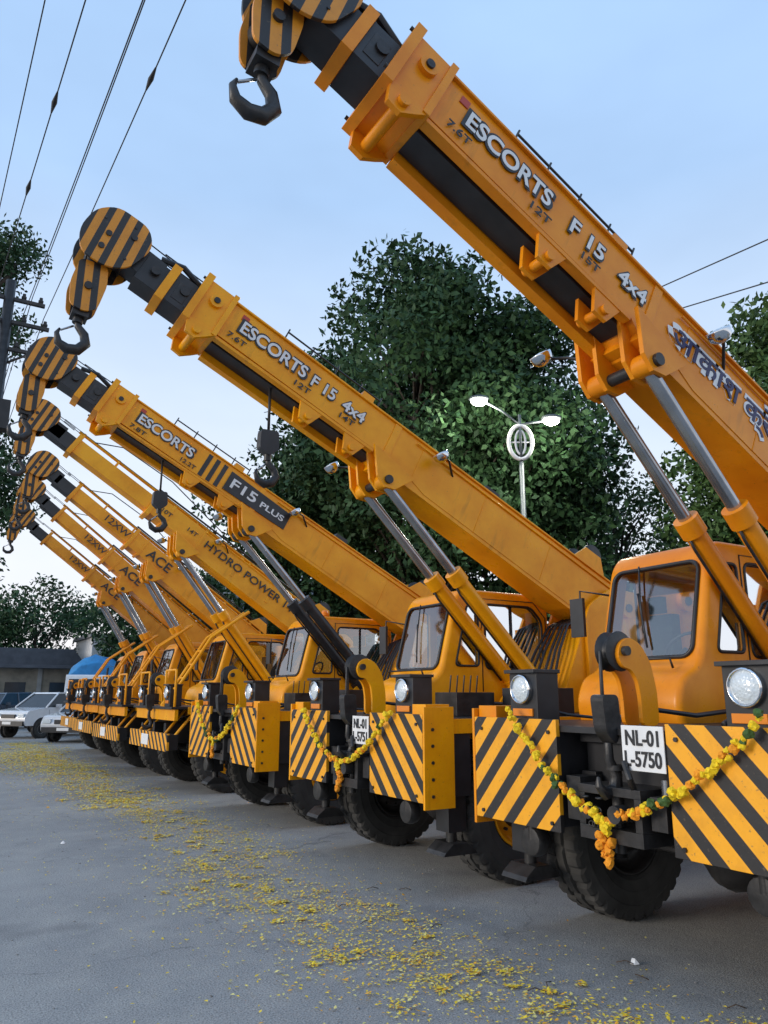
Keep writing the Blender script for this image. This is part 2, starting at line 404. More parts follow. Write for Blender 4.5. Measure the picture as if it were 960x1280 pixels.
    for s in (-1,1): b.cyl((.55,s*.55,.74),(1.0,s*.6,.62),.05,'grease',n=10)
    return b.mesh('crane_body_'+var)
BODY={'A':make_body('A'),'B':make_body('B')}

# ------------------------------------------------------------ boom (points along -X, s=-x)
def make_boom(var):
    b=MB()
    P=lambda pts:[(-s,z) for s,z in pts]
    if var=='A':
        b.prism(P([(-.45,.24),(5.5,.235),(5.5,-.165),(3.6,-.18),(3.4,-.31),(.7,-.38),(-.25,-.30),(-.5,-.05)]),-.20,.20,'paint')
        b.box((-5.5,-.225,.2365),(-.1,.225,.255),'paint')
        b.box((-5.45,-.11,-.225),(-3.55,.10,-.19),'black'); b.box((-5.45,.11,-.29),(-3.45,.20,-.19),'paint')
        b.box((-5.45,-.206,-.215),(-3.6,-.13,-.184),'paint')
        b.prism(P([(3.1,.18),(2.9,.22),(.0,.22),(-.35,.0),(-.2,-.24),(.7,-.34),(2.9,-.28),(3.1,-.22)]),-.206,-.2005,'paint')
        b.prism(P([(3.42,.235),(3.50,.235),(3.50,-.30),(3.42,-.30)]),-.213,.213,'paint')
        b.box((-5.80,-.26,-.24),(-5.73,.26,.31),'paint'); b.box((-5.50,-.25,-.22),(-5.45,.25,.29),'paint')
        b.box((-5.74,-.225,-.21),(-5.49,.225,.275),'paint')
        for s in (-1,1):
            b.cyl((-5.61,s*.225,.10),(-5.61,s*.26,.10),.065,'paint',n=18); b.cyl((-5.61,s*.25,.10),(-5.61,s*.275,.10),.03,'grease',n=12)
            for z in (-.16,.24):
                b.cyl((-5.78,s*.24,z),(-5.82,s*.24,z),.015,'grease',n=6)
        b.cyl((-5.62,-.27,-.28),(-5.62,.27,-.28),.04,'paint',n=12)
        for y in (-.24,.20): b.prism(P([(5.45,-.2),(5.75,-.2),(5.70,-.35),(5.60,-.36),(5.52,-.28)]),y,y+.04,'paint')
        for s0 in (4.35,3.82):
            for y in (-.2,-.05): b.prism(P([(s0+.14,-.18),(s0-.14,-.18),(s0-.05,-.38),(s0+.07,-.38)]),y,y+.03,'paint')
            b.cyl((-s0,-.23,-.32),(-s0,.02,-.32),.035,'paint',n=12)
        b.box((-6.00,-.15,-.16),(-5.75,.15,.17),'black'); b.box((-6.08,-.18,-.20),(-6.00,.18,.21),'paint')
        b.box((-6.3,-.13,-.14),(-6.07,.13,.15),'black')
        b.box((-5.96,-.155,-.10),(-5.84,-.15,.10),'grease')
        for s0 in (5.88,6.18): b.cyl((s0*-1,-.17,.03),(s0*-1,.17,.03),.045,'grease',n=12)
        b.tube([(-5.78,-.1,.21),(-6.0,-.12,.26),(-6.2,-.1,.20)],.03,'black',n=6)
        b.tube([(-5.78,.08,.21),(-6.05,.1,.25),(-6.25,.08,.17)],.02,'black',n=6)
        b.tube([(-4.9,-.17,.36),(-3.75,-.17,.36)],.010,'black',n=6)
        for s0 in (4.9,4.6,4.3,4.0,3.75): b.tube([(-s0,-.17,.25),(-s0,-.17,.40)],.009,'grease',n=5)
        b.box((-3.96,-.2,.256),(-3.82,-.1,.33),'paint'); b.box((-2.2,-.12,.256),(-2.0,.1,.36),'black')
        b.box((-5.34,-.208,.13),(-5.27,-.2,.19),'red')
        for s0 in (2.2,1.2): b.tube([(-s0,-.2075,-.30),(-s0,-.2075,.21)],.005,'paint',n=5)
    else:
        b.prism(P([(-.45,.20),(4.2,.21),(4.2,-.18),(3.4,-.18),(3.2,-.30),(.7,-.34),(-.25,-.24)]),-.19,.19,'paint')
        b.prism(P([(4.1,.15),(5.8,.15),(5.8,-.13),(4.1,-.13)]),-.14,.14,'paint')
        b.box((-4.26,-.22,-.24),(-4.18,.22,.27),'paint'); b.box((-5.86,-.18,-.19),(-5.78,.18,.22),'paint')
        for s0 in (.8,1.6,2.4,3.2,3.9): b.box((-s0-.03,-.20,-.21),(-s0+.03,.20,.225),'paint')
        b.tube([(-.5,0,.30),(-5.9,0,.30)],.032,'paint',n=8)
        b.tube([(-.3,-.12,.36),(-4.3,-.12,.32)],.02,'black',n=6)
        for s0 in (.9,2.2,3.4,4.3,5.1,5.8): b.box((-s0-.02,-.06,.14),(-s0+.02,.06,.32),'paint')
        b.box((-6.3,-.12,-.13),(-5.85,.12,.13),'black')
        b.tube([(-5.6,-.15,.26),(-5.2,-.2,.50),(-4.2,-.18,.57),(-3.0,-.2,.38)],.012,'black',n=5)
    for y in (-.06,.05): b.tube([(.3,y,.33),(-6.2,y,.30)],.008,'grease',n=5)
    b.lathe([(.001,-.16),(.15,-.16),(.15,-.13),(.09,-.12),(.09,.12),(.15,.13),(.15,.16),(.001,.16)],'grease',n=24,T=Matrix.Translation((-.55,0,.42)))
    for y in (-.19,.165): b.prism(P([(.3,.24),(.85,.24),(.7,.46),(.45,.46)]),y,y+.025,'paint')
    b.tube([(.2,-.215,.17),(-3.2,-.22,.185)],.010,'paint',n=6)
    for y in (-.30,-.14,.10,.26): b.prism(P([(3.65,-.17),(3.1,-.25),(3.25,-.48),(3.36,-.52),(3.48,-.46)]),y,y+.035,'paint')
    b.cyl((-3.36,-.33,-.43),(-3.36,.33,-.43),.045,'grease',n=12)
    for (s0,y,z,sy) in ((2.92,-.36,.14,-.2),(3.62,.62,-.20,.2)):
        b.tube([(-s0+.25,sy,z-.02),(-s0+.1,y*.8,z+.06),(-s0,y,z+.02)],.013,'black',n=6)
        T=Matrix.Translation((-s0-.03,y,z))@Matrix.Rotation(radians(-60),4,'Y')@Matrix.Rotation(radians(90),4,'X')
        b.lathe([(.001,-.06),(.05,-.05),(.08,-.02),(.088,.03),(.084,.04)],'chrome',n=20,T=T)
        b.lathe([(.084,.036),(.05,.045),(.001,.05)],'lens',n=20,T=T)
    return b.mesh('boom_'+var)
BOOM={'A':make_boom('A'),'B':make_boom('B')}
def make_head():
    # origin at main sheave axis
    b=MB()
    hp=roundpoly([(.34,.14),(.27,-.18),(.12,-.30),(-.13,-.32),(-.25,-.12),(-.24,.14),(-.10,.30),(.22,.31)],.10)
    for y in (-.18,.155): b.prism(hp,y,y+.025,'stripeH')
    b.box((.12,-.12,-.12),(.52,.12,.14),'black')
    for x0,z0,r in ((-.03,.0,.18),(.16,.12,.12),(-.02,-.15,.10)):
        T=Matrix.Translation((x0,0,z0))
        for dy in (-.08,.0,.08):
            b.lathe([(.001,dy-.035),(r,dy-.035),(r-.03,dy-.01),(r-.03,dy+.01),(r,dy+.035),(.001,dy+.035)],'grease',n=24,T=T)
        b.cyl((x0,-.195,z0),(x0,.195,z0),.028,'grease',n=12)
    for (x0,z0) in ((.20,-.12),(.12,.22),(-.13,.12)): b.cyl((x0,-.188,z0),(x0,.188,z0),.012,'grease',n=6)
    for y in (-.06,.05): b.tube([(.6,y,.24),(.2,y,.25),(.08,y,.22)],.008,'grease',n=5)
    return b.mesh('boom_head')
HEAD=make_head()

def make_hook(big=True):
    b=MB()
    if big:
        pl=roundpoly([(-.12,.02),(.12,.03),(.15,-.16),(.12,-.40),(.03,-.47),(-.11,-.44),(-.15,-.22)],.05)
        for y in (-.11,.088): b.prism(pl,y,y+.022,'stripeH')
        b.cyl((0,-.135,-.22),(0,.135,-.22),.035,'grease',n=14)
        for dy in (-.045,.045):
            b.lathe([(.001,dy-.03),(.11,dy-.03),(.085,dy),(.11,dy+.03),(.001,dy+.03)],'grease',n=20,T=Matrix.Translation((0,0,-.22)))
        b.box((-.07,-.08,-.50),(.07,.08,-.43),'grease'); b.cyl((0,0,-.48),(0,0,-.55),.045,'grease',n=12)
        z=-.54; k=.72
        for x,y in ((-.08,-.05),(.08,-.05),(-.08,.05),(.08,.05)): b.tube([(x,y,-.2),(x*.9,y,.28)],.009,'grease',n=5)
    else:
        b.tube([(0,0,.5),(0,0,0)],.014,'grease',n=6)
        b.prism(roundpoly([(-.09,0),(.09,0),(.10,-.18),(0,-.26),(-.10,-.18)],.03),-.05,.05,'black'); b.cyl((0,0,-.24),(0,0,-.3),.035,'grease',n=10)
        z=-.3; k=.62
    pts=[(0,0,z+.04),(.02*k,0,z-.05*k),(.11*k,0,z-.13*k),(.15*k,0,z-.24*k),(.08*k,0,z-.35*k),(-.04*k,0,z-.38*k),(-.15*k,0,z-.33*k),(-.19*k,0,z-.22*k),(-.17*k,0,z-.15*k)]
    b.tube(pts,.05,'grease',n=10,radii=[.04*k,.045*k,.055*k,.065*k,.068*k,.065*k,.05*k,.03*k,.012*k])
    b.tube([(-.03*k,0,z-.06*k),(-.16*k,0,z-.17*k)],.01,'steel',n=5)
    return b.mesh('hook_block')
HOOK=make_hook(True); HOOKS=make_hook(False)

# ------------------------------------------------------------ crane assembly
PIV=Vector((3.6,0,PZ))
def side_text(parent,txt,s0,s1,z,h,col,outline=None):
    w=s0-s1; c=-(s0+s1)/2
    for (mt,off,dy) in (([(outline,.05,.0)] if outline else [])+[(col,.022 if outline=='black' else .012,.004)]):
        big=(mt==outline)
        me=text_mesh(txt,mt,w*(1.07 if big else 1),h*(1.26 if big else 1),off)
        obj('lettering',me,parent,(c,-.2115-dy,z),(radians(90),0,0))
def crane(Y,ang,color,var='A',X=3.6,barrel='paint',aux=False,rz=0,k=1.0,sh=6.75,hookup=0):
    e=empty('mobile_crane',(X,Y,0),rz)
    a=radians(ang); PV=PIV
    obj('chassis_body',BODY[var],e,bevel=.006,color=color)
    obj('cab',CAB,e,(0,0,-.07),color=color); obj('cab_fittings',CABFIT,e,(0,0,-.07),color=color)
    for nme,x,y in (('front_wheel_near',1.12,-1.02),('front_wheel_far',1.12,1.02),('rear_wheel_near',4.45,-1.02),('rear_wheel_far',4.45,1.02)):
        obj(nme,WHEEL,e,(x,y,.603),(0,random.uniform(0,3),0 if y<0 else pi),color=color)
    bo=obj('boom',BOOM[var],e,PV,(0,a,0),bevel=.006,color=color); bo.scale=(k,1,1)
    R=Matrix.Rotation(a,3,'Y')
    hc=PV+R@Vector((-sh,0,.04))
    obj('boom_head',HEAD,e,hc,(0,a,0),bevel=.004,color=color)
    head=PV+R@Vector((-sh-.02,0,-.14))
    obj('hook_block',HOOK,e,head+Vector((-.02,0,-.14+hookup)),(0,radians(8),0),color=color)
    if aux:
        p=PV+R@Vector((-4.75*k,0,-.25)); obj('auxiliary_hook',HOOKS,e,p+Vector((0,-.05,-.42)),color=color)
    b=MB(); top=PV+R@Vector((-3.36*k,0,-.43)); bot=Vector((2.32,0,1.66)); d=top-bot
    for y in (-.205,.205):
        Y0=Vector((0,y,0))
        b.cyl(bot+Y0,bot+d*.56+Y0,.078,barrel,n=24); b.cyl(bot+d*.53+Y0,bot+d*.58+Y0,.098,barrel,n=24); b.cyl(bot+d*.02+Y0,bot+d*.06+Y0,.095,barrel,n=24)
        b.cyl(bot+d*.57+Y0,top+Y0,.050,'steel',n=20)
        b.cyl(top+Y0+Vector((0,-.07,0)),top+Y0+Vector((0,.07,0)),.08,barrel,n=18)
        n_=Vector((d.z,0,-d.x)).normalized()*-.1
        b.tube([bot+d*.08+Y0+n_,bot+d*.5+Y0+n_,bot+d*.54+Y0+n_*.8],.012,'grease',n=6)
    obj('lift_cylinders',b.mesh('lift_cylinders'),e,color=color)
    return e,bo
ORG=(.86,.30,.008); YEL=(.98,.42,.006); YEL2=(.98,.41,.006); YEL3=(.96,.43,.008)
c1,b1=crane(3.38,27.2,ORG,k=1.01,sh=6.50,hookup=.16)
side_text(b1,'ESCORTS',5.24,4.50,.065,.135,'white','black')
side_text(b1,'F 15',4.30,3.98,.05,.125,'white','black')
side_text(b1,'4x4',3.82,3.54,.04,.125,'white','black')
side_text(b1,'7.6T',5.34,5.15,-.09,.06,'black'); side_text(b1,'12T',4.62,4.44,-.09,.06,'black'); side_text(b1,'15T',4.14,3.97,-.09,.06,'black')
side_text(b1,'आकाश क्रेन सर्विस',3.22,1.1,-.0,.27,'navy','white')
c2,b2=crane(6.65,25.8,YEL,aux=True,k=1.035,sh=6.86)
side_text(b2,'ESCORTS',5.30,4.56,.065,.135,'white','black')
side_text(b2,'F 15',4.48,4.20,.05,.125,'white','black')
side_text(b2,'4x4',4.10,3.83,.04,.125,'white','black')
side_text(b2,'7.6T',5.38,5.18,-.09,.06,'black'); side_text(b2,'12T',4.62,4.44,-.09,.06,'black'); side_text(b2,'14T',4.08,3.9,-.09,.06,'black')
c3,b3=crane(10.25,27.4,YEL2,barrel='black',aux=True,k=1.07,sh=7.02)
side_text(b3,'ESCORTS',5.3,4.5,.05,.14,'white','black')
b=MB()
for k in range(3): b.prism([(-4.32+k*.12,-.16),(-4.26+k*.12,-.16),(-4.26+k*.12,.20),(-4.32+k*.12,.20)],-.2065,-.2015,'black')
b.prism([(-3.95,-.13),(-2.95,-.13),(-2.95,.13),(-3.95,.17)],-.2185,-.2070,'black'); obj('decal_band',b.mesh('decal'),b3)
for t_,s0,s1,z,h in (('F15',3.88,3.48,.02,.15),('PLUS',3.40,3.02,.0,.09)):
    me=text_mesh(t_,'white',s0-s1,h,.02); obj('lettering',me,b3,(-(s0+s1)/2,-.222,z),(radians(90),0,0))
side_text(b3,'7.8T',5.35,5.12,-.11,.06,'black'); side_text(b3,'12.2T',4.6,4.38,-.11,.06,'black')
b=MB(); b.lathe([(.001,.14),(.05,.12),(.07,.06),(.072,0),(.001,0)],'amber',n=18,T=Matrix.Translation((1.9,.7,2.78))@Matrix.Rotation(radians(90),4,'X')); b.box((1.8,.6,2.765),(2.0,.8,2.785),'black'); obj('beacon',b.mesh('beacon'),c3)
c4,b4=crane(14.0,32.2,YEL3,'B',k=1.07,sh=7.0)
side_text(b4,'HYDRO POWER 14',3.1,1.1,.0,.15,'black'); side_text(b4,'10T',4.05,3.85,.02,.08,'black'); side_text(b4,'14T',3.5,3.3,.02,.08,'black')
c5,b5=crane(17.3,35,(.92,.38,.010),'B',3.55,k=.98,sh=6.6)
c6,b6=crane(20.7,37,(.88,.35,.010),'B',3.7)
c7,b7=crane(24.0,36.5,(.86,.34,.010),'B',3.9)
for bb in (b5,b6,b7):
    side_text(bb,'ACE',3.75,3.1,.0,.22,'black'); side_text(bb,'12XW',4.95,4.3,.01,.15,'black')
def plate(par,l1,l2,y,z):
    b=MB(); b.box((-.012,y-.15,z-.125),(-.004,y+.15,z+.125),'white'); o=obj('number_plate',b.mesh('plate'),par,bevel=.003)
    for t,dz in ((l1,.058),(l2,-.058)):
        me=text_mesh(t,'black',.235 if t==l1 else .26,.088,.02); obj('plate_text',me,o,(-.016,y,z+dz),(radians(90),0,radians(-90)))
plate(c1,'NL-01','L-5750',-.275,1.30)
plate(c2,'NL-01','L-5751',-.275,1.28)

# ------------------------------------------------------------ garlands
M['marigold']=simple('marigold_yellow',(.92,.62,.01),.8,0,.3,60)
M['marigold_o']=simple('marigold_orange',(.90,.32,.01),.8,0,.3,60)
M['leafg']=simple('garland_leaf',(.05,.11,.02),.7,0,.3,20)
def ico(sub=2):
    bm=bmesh.new(); bmesh.ops.create_icosphere(bm,subdivisions=sub,radius=1); v=[x.co.copy() for x in bm.verts]; f=[[q.index for q in p.verts] for p in bm.faces]; bm.free(); return v,f
IV,IF=ico(); IV1,IF1=ico(1)
def garland(par,ya,yb,ztop,zlow,ylow,tx=-.06,tail=.22):
    b=MB(); P=[]
    for (y0,y1) in ((ya,ylow),(yb,ylow)):
        L=math.hypot(y1-y0,ztop-zlow)*1.08; n=int(L/.025)
        for i in range(n):
            t=i/n
            y=y0+(y1-y0)*t; z=ztop+(zlow-ztop)*(t**.9)-.08*sin(pi*t)
            P.append((y,z,t))
    for i,(y,z,t) in enumerate(P):
        r=random.uniform(.018,.031)
        mt='marigold' if random.random()>(.12+.2*(t>.55)) else 'marigold_o'
        if (i//9)%3==2 and random.random()<.35: mt='leafg'
        c=Vector((tx+random.uniform(-.018,.018),y+random.uniform(-.012,.012),z+random.uniform(-.018,.018)))
        b.add([c+v*(r*random.uniform(.66,1.18)) for v in IV],IF,mt)
    for i in range(int(tail/.018)):
        c=Vector((tx+random.uniform(-.02,.02),ylow+random.uniform(-.03,.03),zlow-.02-i*.018)); r=random.uniform(.024,.034)
        b.add([c+v*(r*random.uniform(.66,1.18)) for v in IV],IF,'marigold_o' if i>2 else 'marigold')
    w=par.location
    obj('marigold_garland',b.mesh('garland'),None,(w.x,w.y,0))
garland(c1,.84,-1.06,1.50,.88,.0)
garland(c2,.86,-.86,1.46,.97,.05,tail=.24)
garland(c3,.84,-.80,1.46,1.0,.05,tail=.2)

# ------------------------------------------------------------ ground
def ground():
    m,nt,b=nm('asphalt')
    n1=noise(nt,.35,5,.6); n2=noise(nt,2.2,5,.65); n3=noise(nt,90,2,.7)
    c=mix(nt,ramp(nt,n1,[(.38,0.),(.62,1.)]),(.31,.308,.302),(.41,.40,.38))
    c=mix(nt,ramp(nt,n2,[(.48,0.),(.75,.6)]),c,(.47,.45,.415))
    c=mix(nt,ramp(nt,n2,[(.28,.5),(.42,0.)]),c,(.22,.22,.223))
    c=mix(nt,ramp(nt,n3,[(.38,.65),(.50,0.)]),c,(.12,.12,.12))
    c=mix(nt,ramp(nt,n3,[(.60,0.),(.68,.55)]),c,(.62,.60,.56))
    st=noise(nt,.9,3,.5); c=mix(nt,ramp(nt,st,[(.60,0.),(.72,.5)]),c,(.13,.127,.125))
    tc=N(nt,'ShaderNodeTexCoord'); v=N(nt,'ShaderNodeTexVoronoi',feature='DISTANCE_TO_EDGE'); v.inputs['Scale'].default_value=.30
    wv=N(nt,'ShaderNodeVectorMath',operation='MULTIPLY_ADD'); nn=N(nt,'ShaderNodeTexNoise'); nn.inputs['Scale'].default_value=2.5; nn.inputs['Detail'].default_value=5
    nt.links.new(tc.outputs['Object'],nn.inputs[0]); nt.links.new(nn.outputs['Color'],wv.inputs[0]); wv.inputs[1].default_value=(.9,.9,0); nt.links.new(tc.outputs['Object'],wv.inputs[2])
    nt.links.new(wv.outputs[0],v.inputs[0])
    cr=ramp(nt,v.outputs['Distance'],[(0.,.5),(.004,0.)]); c=mix(nt,cr,c,(.11,.11,.11))
    nt.links.new(c,b.inputs['Base Color']); b.inputs['Roughness'].default_value=.88; b.inputs['Specular IOR Level'].default_value=.3
    h=N(nt,'ShaderNodeMath',operation='MULTIPLY_ADD'); nt.links.new(n2,h.inputs[0]); h.inputs[1].default_value=2.5; nt.links.new(n3,h.inputs[2])
    bump(nt,b,h.outputs[0],.5,.014)
    M['asphalt']=m
    g=MB(); g.add([(-250,-250,0),(250,-250,0),(250,250,0),(-250,250,0)],[(0,1,2,3)],'asphalt'); obj('ground',g.mesh('ground'))
ground()

def petals():
    mats=[simple('petal_yellow',(.90,.66,.04),.8,0,.2,40),simple('petal_orange',(.86,.44,.03),.8,0,.2,40),simple('petal_pale',(.82,.72,.24),.8,0,.2,40)]
    V=[];F=[];MI=[]
    rng=np.random.RandomState(3)
    def put(x,y,s):
        a=rng.rand()*6.28; t=rng.randn()*.35; l=s*(.7+.8*rng.rand()); w=l*(.35+.4*rng.rand())
        ux,uy=cos(a),sin(a); z0=.008+rng.rand()*.006; o=len(V)
        V.extend([(x-ux*l,y-uy*l,z0),(x+uy*w,y-ux*w,z0+.003),(x+ux*l,y+uy*l,z0+abs(t)*l),(x-uy*w,y+ux*w,z0+.004)])
        F.append((o,o+1,o+2,o+3)); MI.append(int(rng.choice([0,0,0,1,2,2])))
    def cx(y): return 2.76+.12*sin(y*.8)+.02*y
    for _ in range(820):
        y=1.2+rng.rand()**1.2*28; x=cx(y)+rng.randn()*.36; s=.03+.22*rng.rand()**2; n=int(6+rng.rand()**3*70)
        for _ in range(n): put(x+rng.randn()*s,y+rng.randn()*s*1.3,.0125 if y<12 else .018)
    for _ in range(11000):
        y=1+rng.rand()**1.1*29; put(cx(y)+rng.randn()*.48,y,.011 if y<12 else .017)
    for _ in range(1500): put(rng.uniform(.9,3.9),rng.uniform(1,24),.010)
    for _ in range(80):
        x=2.85+rng.randn()*.3;y=1.5+rng.rand()*12
        for _ in range(24): put(x+rng.randn()*.02,y+rng.randn()*.02,.015)
    for _ in range(4000): put(2.4+rng.randn()*.5,22+rng.randn()*2.5,.022)
    me=bpy.data.meshes.new('petals'); me.from_pydata(V,[],F)
    for q in mats: me.materials.append(q)
    me.polygons.foreach_set('material_index',MI); obj('flower_petals',me)
    b=MB()
    for _ in range(420):
        x=rng.uniform(-1,4.5);y=rng.uniform(1,14);r=rng.uniform(.003,.010)
        b.add([(x+v.x*r*rng.uniform(.7,1.2),y+v.y*r,max(0.001,r*.4+v.z*r*.6)) for v in IV1],IF1,'asph_stone')
    for _ in range(14):
        x=rng.uniform(2.8,4.2);y=rng.uniform(2.2,6);a=rng.rand()*6
        b.tube([(x,y,.01),(x+.05*cos(a),y+.05*sin(a),.02),(x+.1*cos(a+.4),y+.1*sin(a+.4),.01)],.003,'twig',n=5)
    for (x,y) in ((3.95,3.6),(1.6,9.5)):
        b.add([(x,y,.004),(x+.03,y-.01,.006),(x+.045,y+.02,.012),(x+.02,y+.04,.03),(x-.01,y+.03,.006),(x+.015,y+.012,.035)],[(0,1,5),(1,2,5),(2,3,5),(3,4,5),(4,0,5)],'white')
    obj('gravel_and_twigs',b.mesh('litter'))
M['asph_stone']=simple('stone',(.26,.25,.24),.9,0,.4,30); M['twig']=simple('twig',(.08,.05,.03),.9,0,.3,30)
petals()

# ------------------------------------------------------------ trees
def leaf_mat(name,c1,c2):
    m,nt,b=nm(name); g=N(nt,'ShaderNodeNewGeometry')
    c=mix(nt,g.outputs['Random Per Island'],c1,c2)
    nt.links.new(c,b.inputs['Base Color']); b.inputs['Roughness'].default_value=.6
    b.inputs['Specular IOR Level'].default_value=.22
    return m
M['leafA']=leaf_mat('foliage_dark',(.016,.044,.018),(.045,.098,.038))
M['leafB']=leaf_mat('foliage_mid',(.026,.060,.015),(.068,.125,.038))
M['bark']=simple('bark',(.06,.048,.038),.9,0,.5,8,.5)
def quads(name,P,L,W,rng,mat,parent=None,nz=0):
    n=len(P)
    a=rng.randn(n,3); a[:,2]-=nz; a/=np.linalg.norm(a,axis=1)[:,None]
    bb=rng.randn(n,3); bb=np.cross(a,bb); bb/=np.linalg.norm(bb,axis=1)[:,None]
    V=np.stack([P-a*L[:,None]*.5,P+bb*W[:,None]*.5,P+a*L[:,None]*.5,P-bb*W[:,None]*.5],1).reshape(-1,3)
    me=bpy.data.meshes.new(name); me.vertices.add(4*n); me.vertices.foreach_set('co',V.ravel())
    me.loops.add(4*n); me.loops.foreach_set('vertex_index',np.arange(4*n,dtype=np.int32))
    me.polygons.add(n); me.polygons.foreach_set('loop_start',np.arange(0,4*n,4,dtype=np.int32))
    try: me.polygons.foreach_set('loop_total',np.full(n,4,dtype=np.int32))
    except Exception: pass
    me.materials.append(M[mat]); me.update(calc_edges=True); return obj(name,me,parent)
def tree(name,loc,H,z0,rx,seed,nclump=60,per=700,leaf=.17,mat='leafA',clr=(.9,1.5),ry=None):
    rng=np.random.RandomState(seed); ry=ry or rx
    e=empty(name,loc)
    b=MB(); cz=(H+z0)/2; hz=(H-z0)/2
    cs=[]
    while len(cs)<nclump:
        p=rng.uniform(-1,1,3); d=np.linalg.norm(p)
        if d>1 or d<.35: continue
        w=1-.25*max(0,p[2]); q=np.array([p[0]*rx*w,p[1]*ry*w,cz+p[2]*hz])
        q+=rng.randn(3)*.15; cs.append((q,rng.uniform(*clr)))
    lean=rng.randn(2)*.4
    tr=max(.12,H*.018)
    tp=[(0,0,0),(lean[0]*.2,lean[1]*.2,z0*.5),(lean[0]*.5,lean[1]*.5,z0*.95),(lean[0],lean[1],cz),(lean[0]*1.2,lean[1]*1.2,H*.9)]
    b.tube(tp,.2,'bark',n=10,radii=[tr*1.35,tr,tr*.85,tr*.5,tr*.12])
    for q,r in cs:
        h0=min(max(z0*.75,q[2]-rng.uniform(1.0,2.6)-np.hypot(q[0],q[1])*.45),H*.8); t=h0/H
        s=Vector((lean[0]*t,lean[1]*t,h0)); q=Vector(q); mid=s.lerp(q,.5)+Vector((rng.randn()*.2,rng.randn()*.2,.25))
        b.tube([s,mid,q],.05,'bark',n=5,radii=[tr*.28,tr*.16,tr*.05])
    obj('trunk_and_limbs',b.mesh('trunk'),e)
    allp=[]
    for q,r in cs:
        n=int(per*(r/clr[1])**2)
        d=rng.randn(n,3); d/=np.linalg.norm(d,axis=1)[:,None]
        rad=r*(rng.rand(n)**.45)
        p=q+d*rad[:,None]*np.array([1.1,1.1,.75]); p+=rng.randn(n,3)*.08; allp.append(p)
    P=np.concatenate(allp); n=len(P)
    L=leaf*(.6+.8*rng.rand(n)); W=L*(.4+.25*rng.rand(n))
    quads('foliage',P,L,W,rng,mat,e,.3)
    return e
tree('broadleaf_tree',(12.2,18.5,0),15.1,3.6,3.9,1,115,780,.22,'leafA',(.85,1.35))
tree('broadleaf_tree',(14.9,16.7,0),13.4,3.5,2.7,2,80,740,.22,'leafA',(.85,1.3))
tree('broadleaf_tree',(10.6,23.0,0),10.4,2.5,2.7,3,60,650,.20)
tree('broadleaf_tree',(18.6,10.2,0),11.3,2.5,2.6,4,70,720,.20,'leafB',(.8,1.3))
tree('sparse_tree',(21.6,18.8,0),9.2,2.5,3.8,5,50,280,.18,'leafB',(.6,1.1))
tree('sparse_tree',(23.0,14.5,0),8.8,2.0,3.8,6,55,320,.18,'leafB',(.6,1.1))
tree('roadside_tree',(.8,30.5,0),20.2,3.0,1.9,7,60,480,.2,'leafA',(.7,1.2))
tree('distant_tree',(7.0,58.0,0),9.2,2.0,4.5,8,45,350,.3,'leafA',(1.,1.6))
tree('distant_tree',(13.0,47.0,0),9.2,2.0,5.0,9,55,350,.3,'leafA',(1.,1.6))
tree('distant_tree',(0.0,62.0,0),10.0,2.0,5.5,10,45,350,.3,'leafB',(1.,1.6))
def hedge(name,x0,x1,y0,y1,z0,z1,n,leaf,mat,seed):
    rng=np.random.RandomState(seed)
    cs=rng.rand(n//250,3); P=[]
    for c in cs:
        q=np.array([x0+(x1-x0)*c[0],y0+(y1-y0)*c[1],z0+(z1-z0)*c[2]**1.4]); P.append(q+rng.randn(250,3)*np.array([.6,.6,.45]))
    P=np.concatenate(P); m=len(P); quads(name,P,np.full(m,leaf),np.full(m,leaf*.56),rng,mat)
hedge('shrub_hedge',13.5,17,2,40,0.3,4.4,45000,.22,'leafA',21)
hedge('distant_tree_line',26,34,4,60,0.5,8,45000,.4,'leafA',22)

# ------------------------------------------------------------ walls and buildings
M['plaster']=simple('weathered_plaster',(.27,.24,.19),.9,0,.4,1.5,.2)
M['concrete']=simple('concrete',(.30,.30,.29),.9,0,.3,1.5,.2)
M['roof']=simple('sheet_roof',(.10,.11,.13),.6,.2,.3,2)
M['bluegrey']=simple('bluegrey_render',(.22,.27,.32),.8,0,.2,1)
M['tarpB']=simple('blue_tarpaulin',(.02,.22,.50),.5,0,.3,3,.4)
M['tarpY']=simple('yellow_tarpaulin',(.55,.50,.08),.6,0,.3,3,.4)
M['winb']=simple('window_dark',(.03,.035,.04),.2,0,.2,3)
b=MB(); b.box((11.8,-6,0),(12.0,44,2.0),'plaster'); b.box((11.76,-6,2.0),(12.04,44,2.08),'concrete')
for k in range(17): b.box((11.7,-6+3*k,0),(12.1,-5.65+3*k,2.25),'concrete')
obj('compound_wall',b.mesh('wall'),bevel=.01)
b=MB(); b.box((-14,50,0),(8.5,56,3.1),'plaster'); b.box((-14.5,49.3,3.1),(9.0,56.5,3.28),'roof')
b.prism([(-14.5,3.29),(9.0,3.29),(8.2,4.3),(-13.7,4.3)],50.5,56,'roof')
for k in range(9):
    x=-13+2.4*k; b.box((x,49.9,.0),(x+.25,50.0,3.1),'concrete')
    b.box((x+.7,49.96,1.2),(x+1.8,50.0,2.3),'winb'); b.box((x+.6,49.9,1.1),(x+1.9,49.96,1.18),'concrete')
obj('roadside_shed',b.mesh('shed'),bevel=.01)
b=MB(); b.box((17,46,0),(27,54,8.6),'bluegrey'); b.box((16.8,45.8,8.6),(27.2,54.2,8.9),'concrete')
b.box((19,47,8.9),(22,50,10.2),'white')
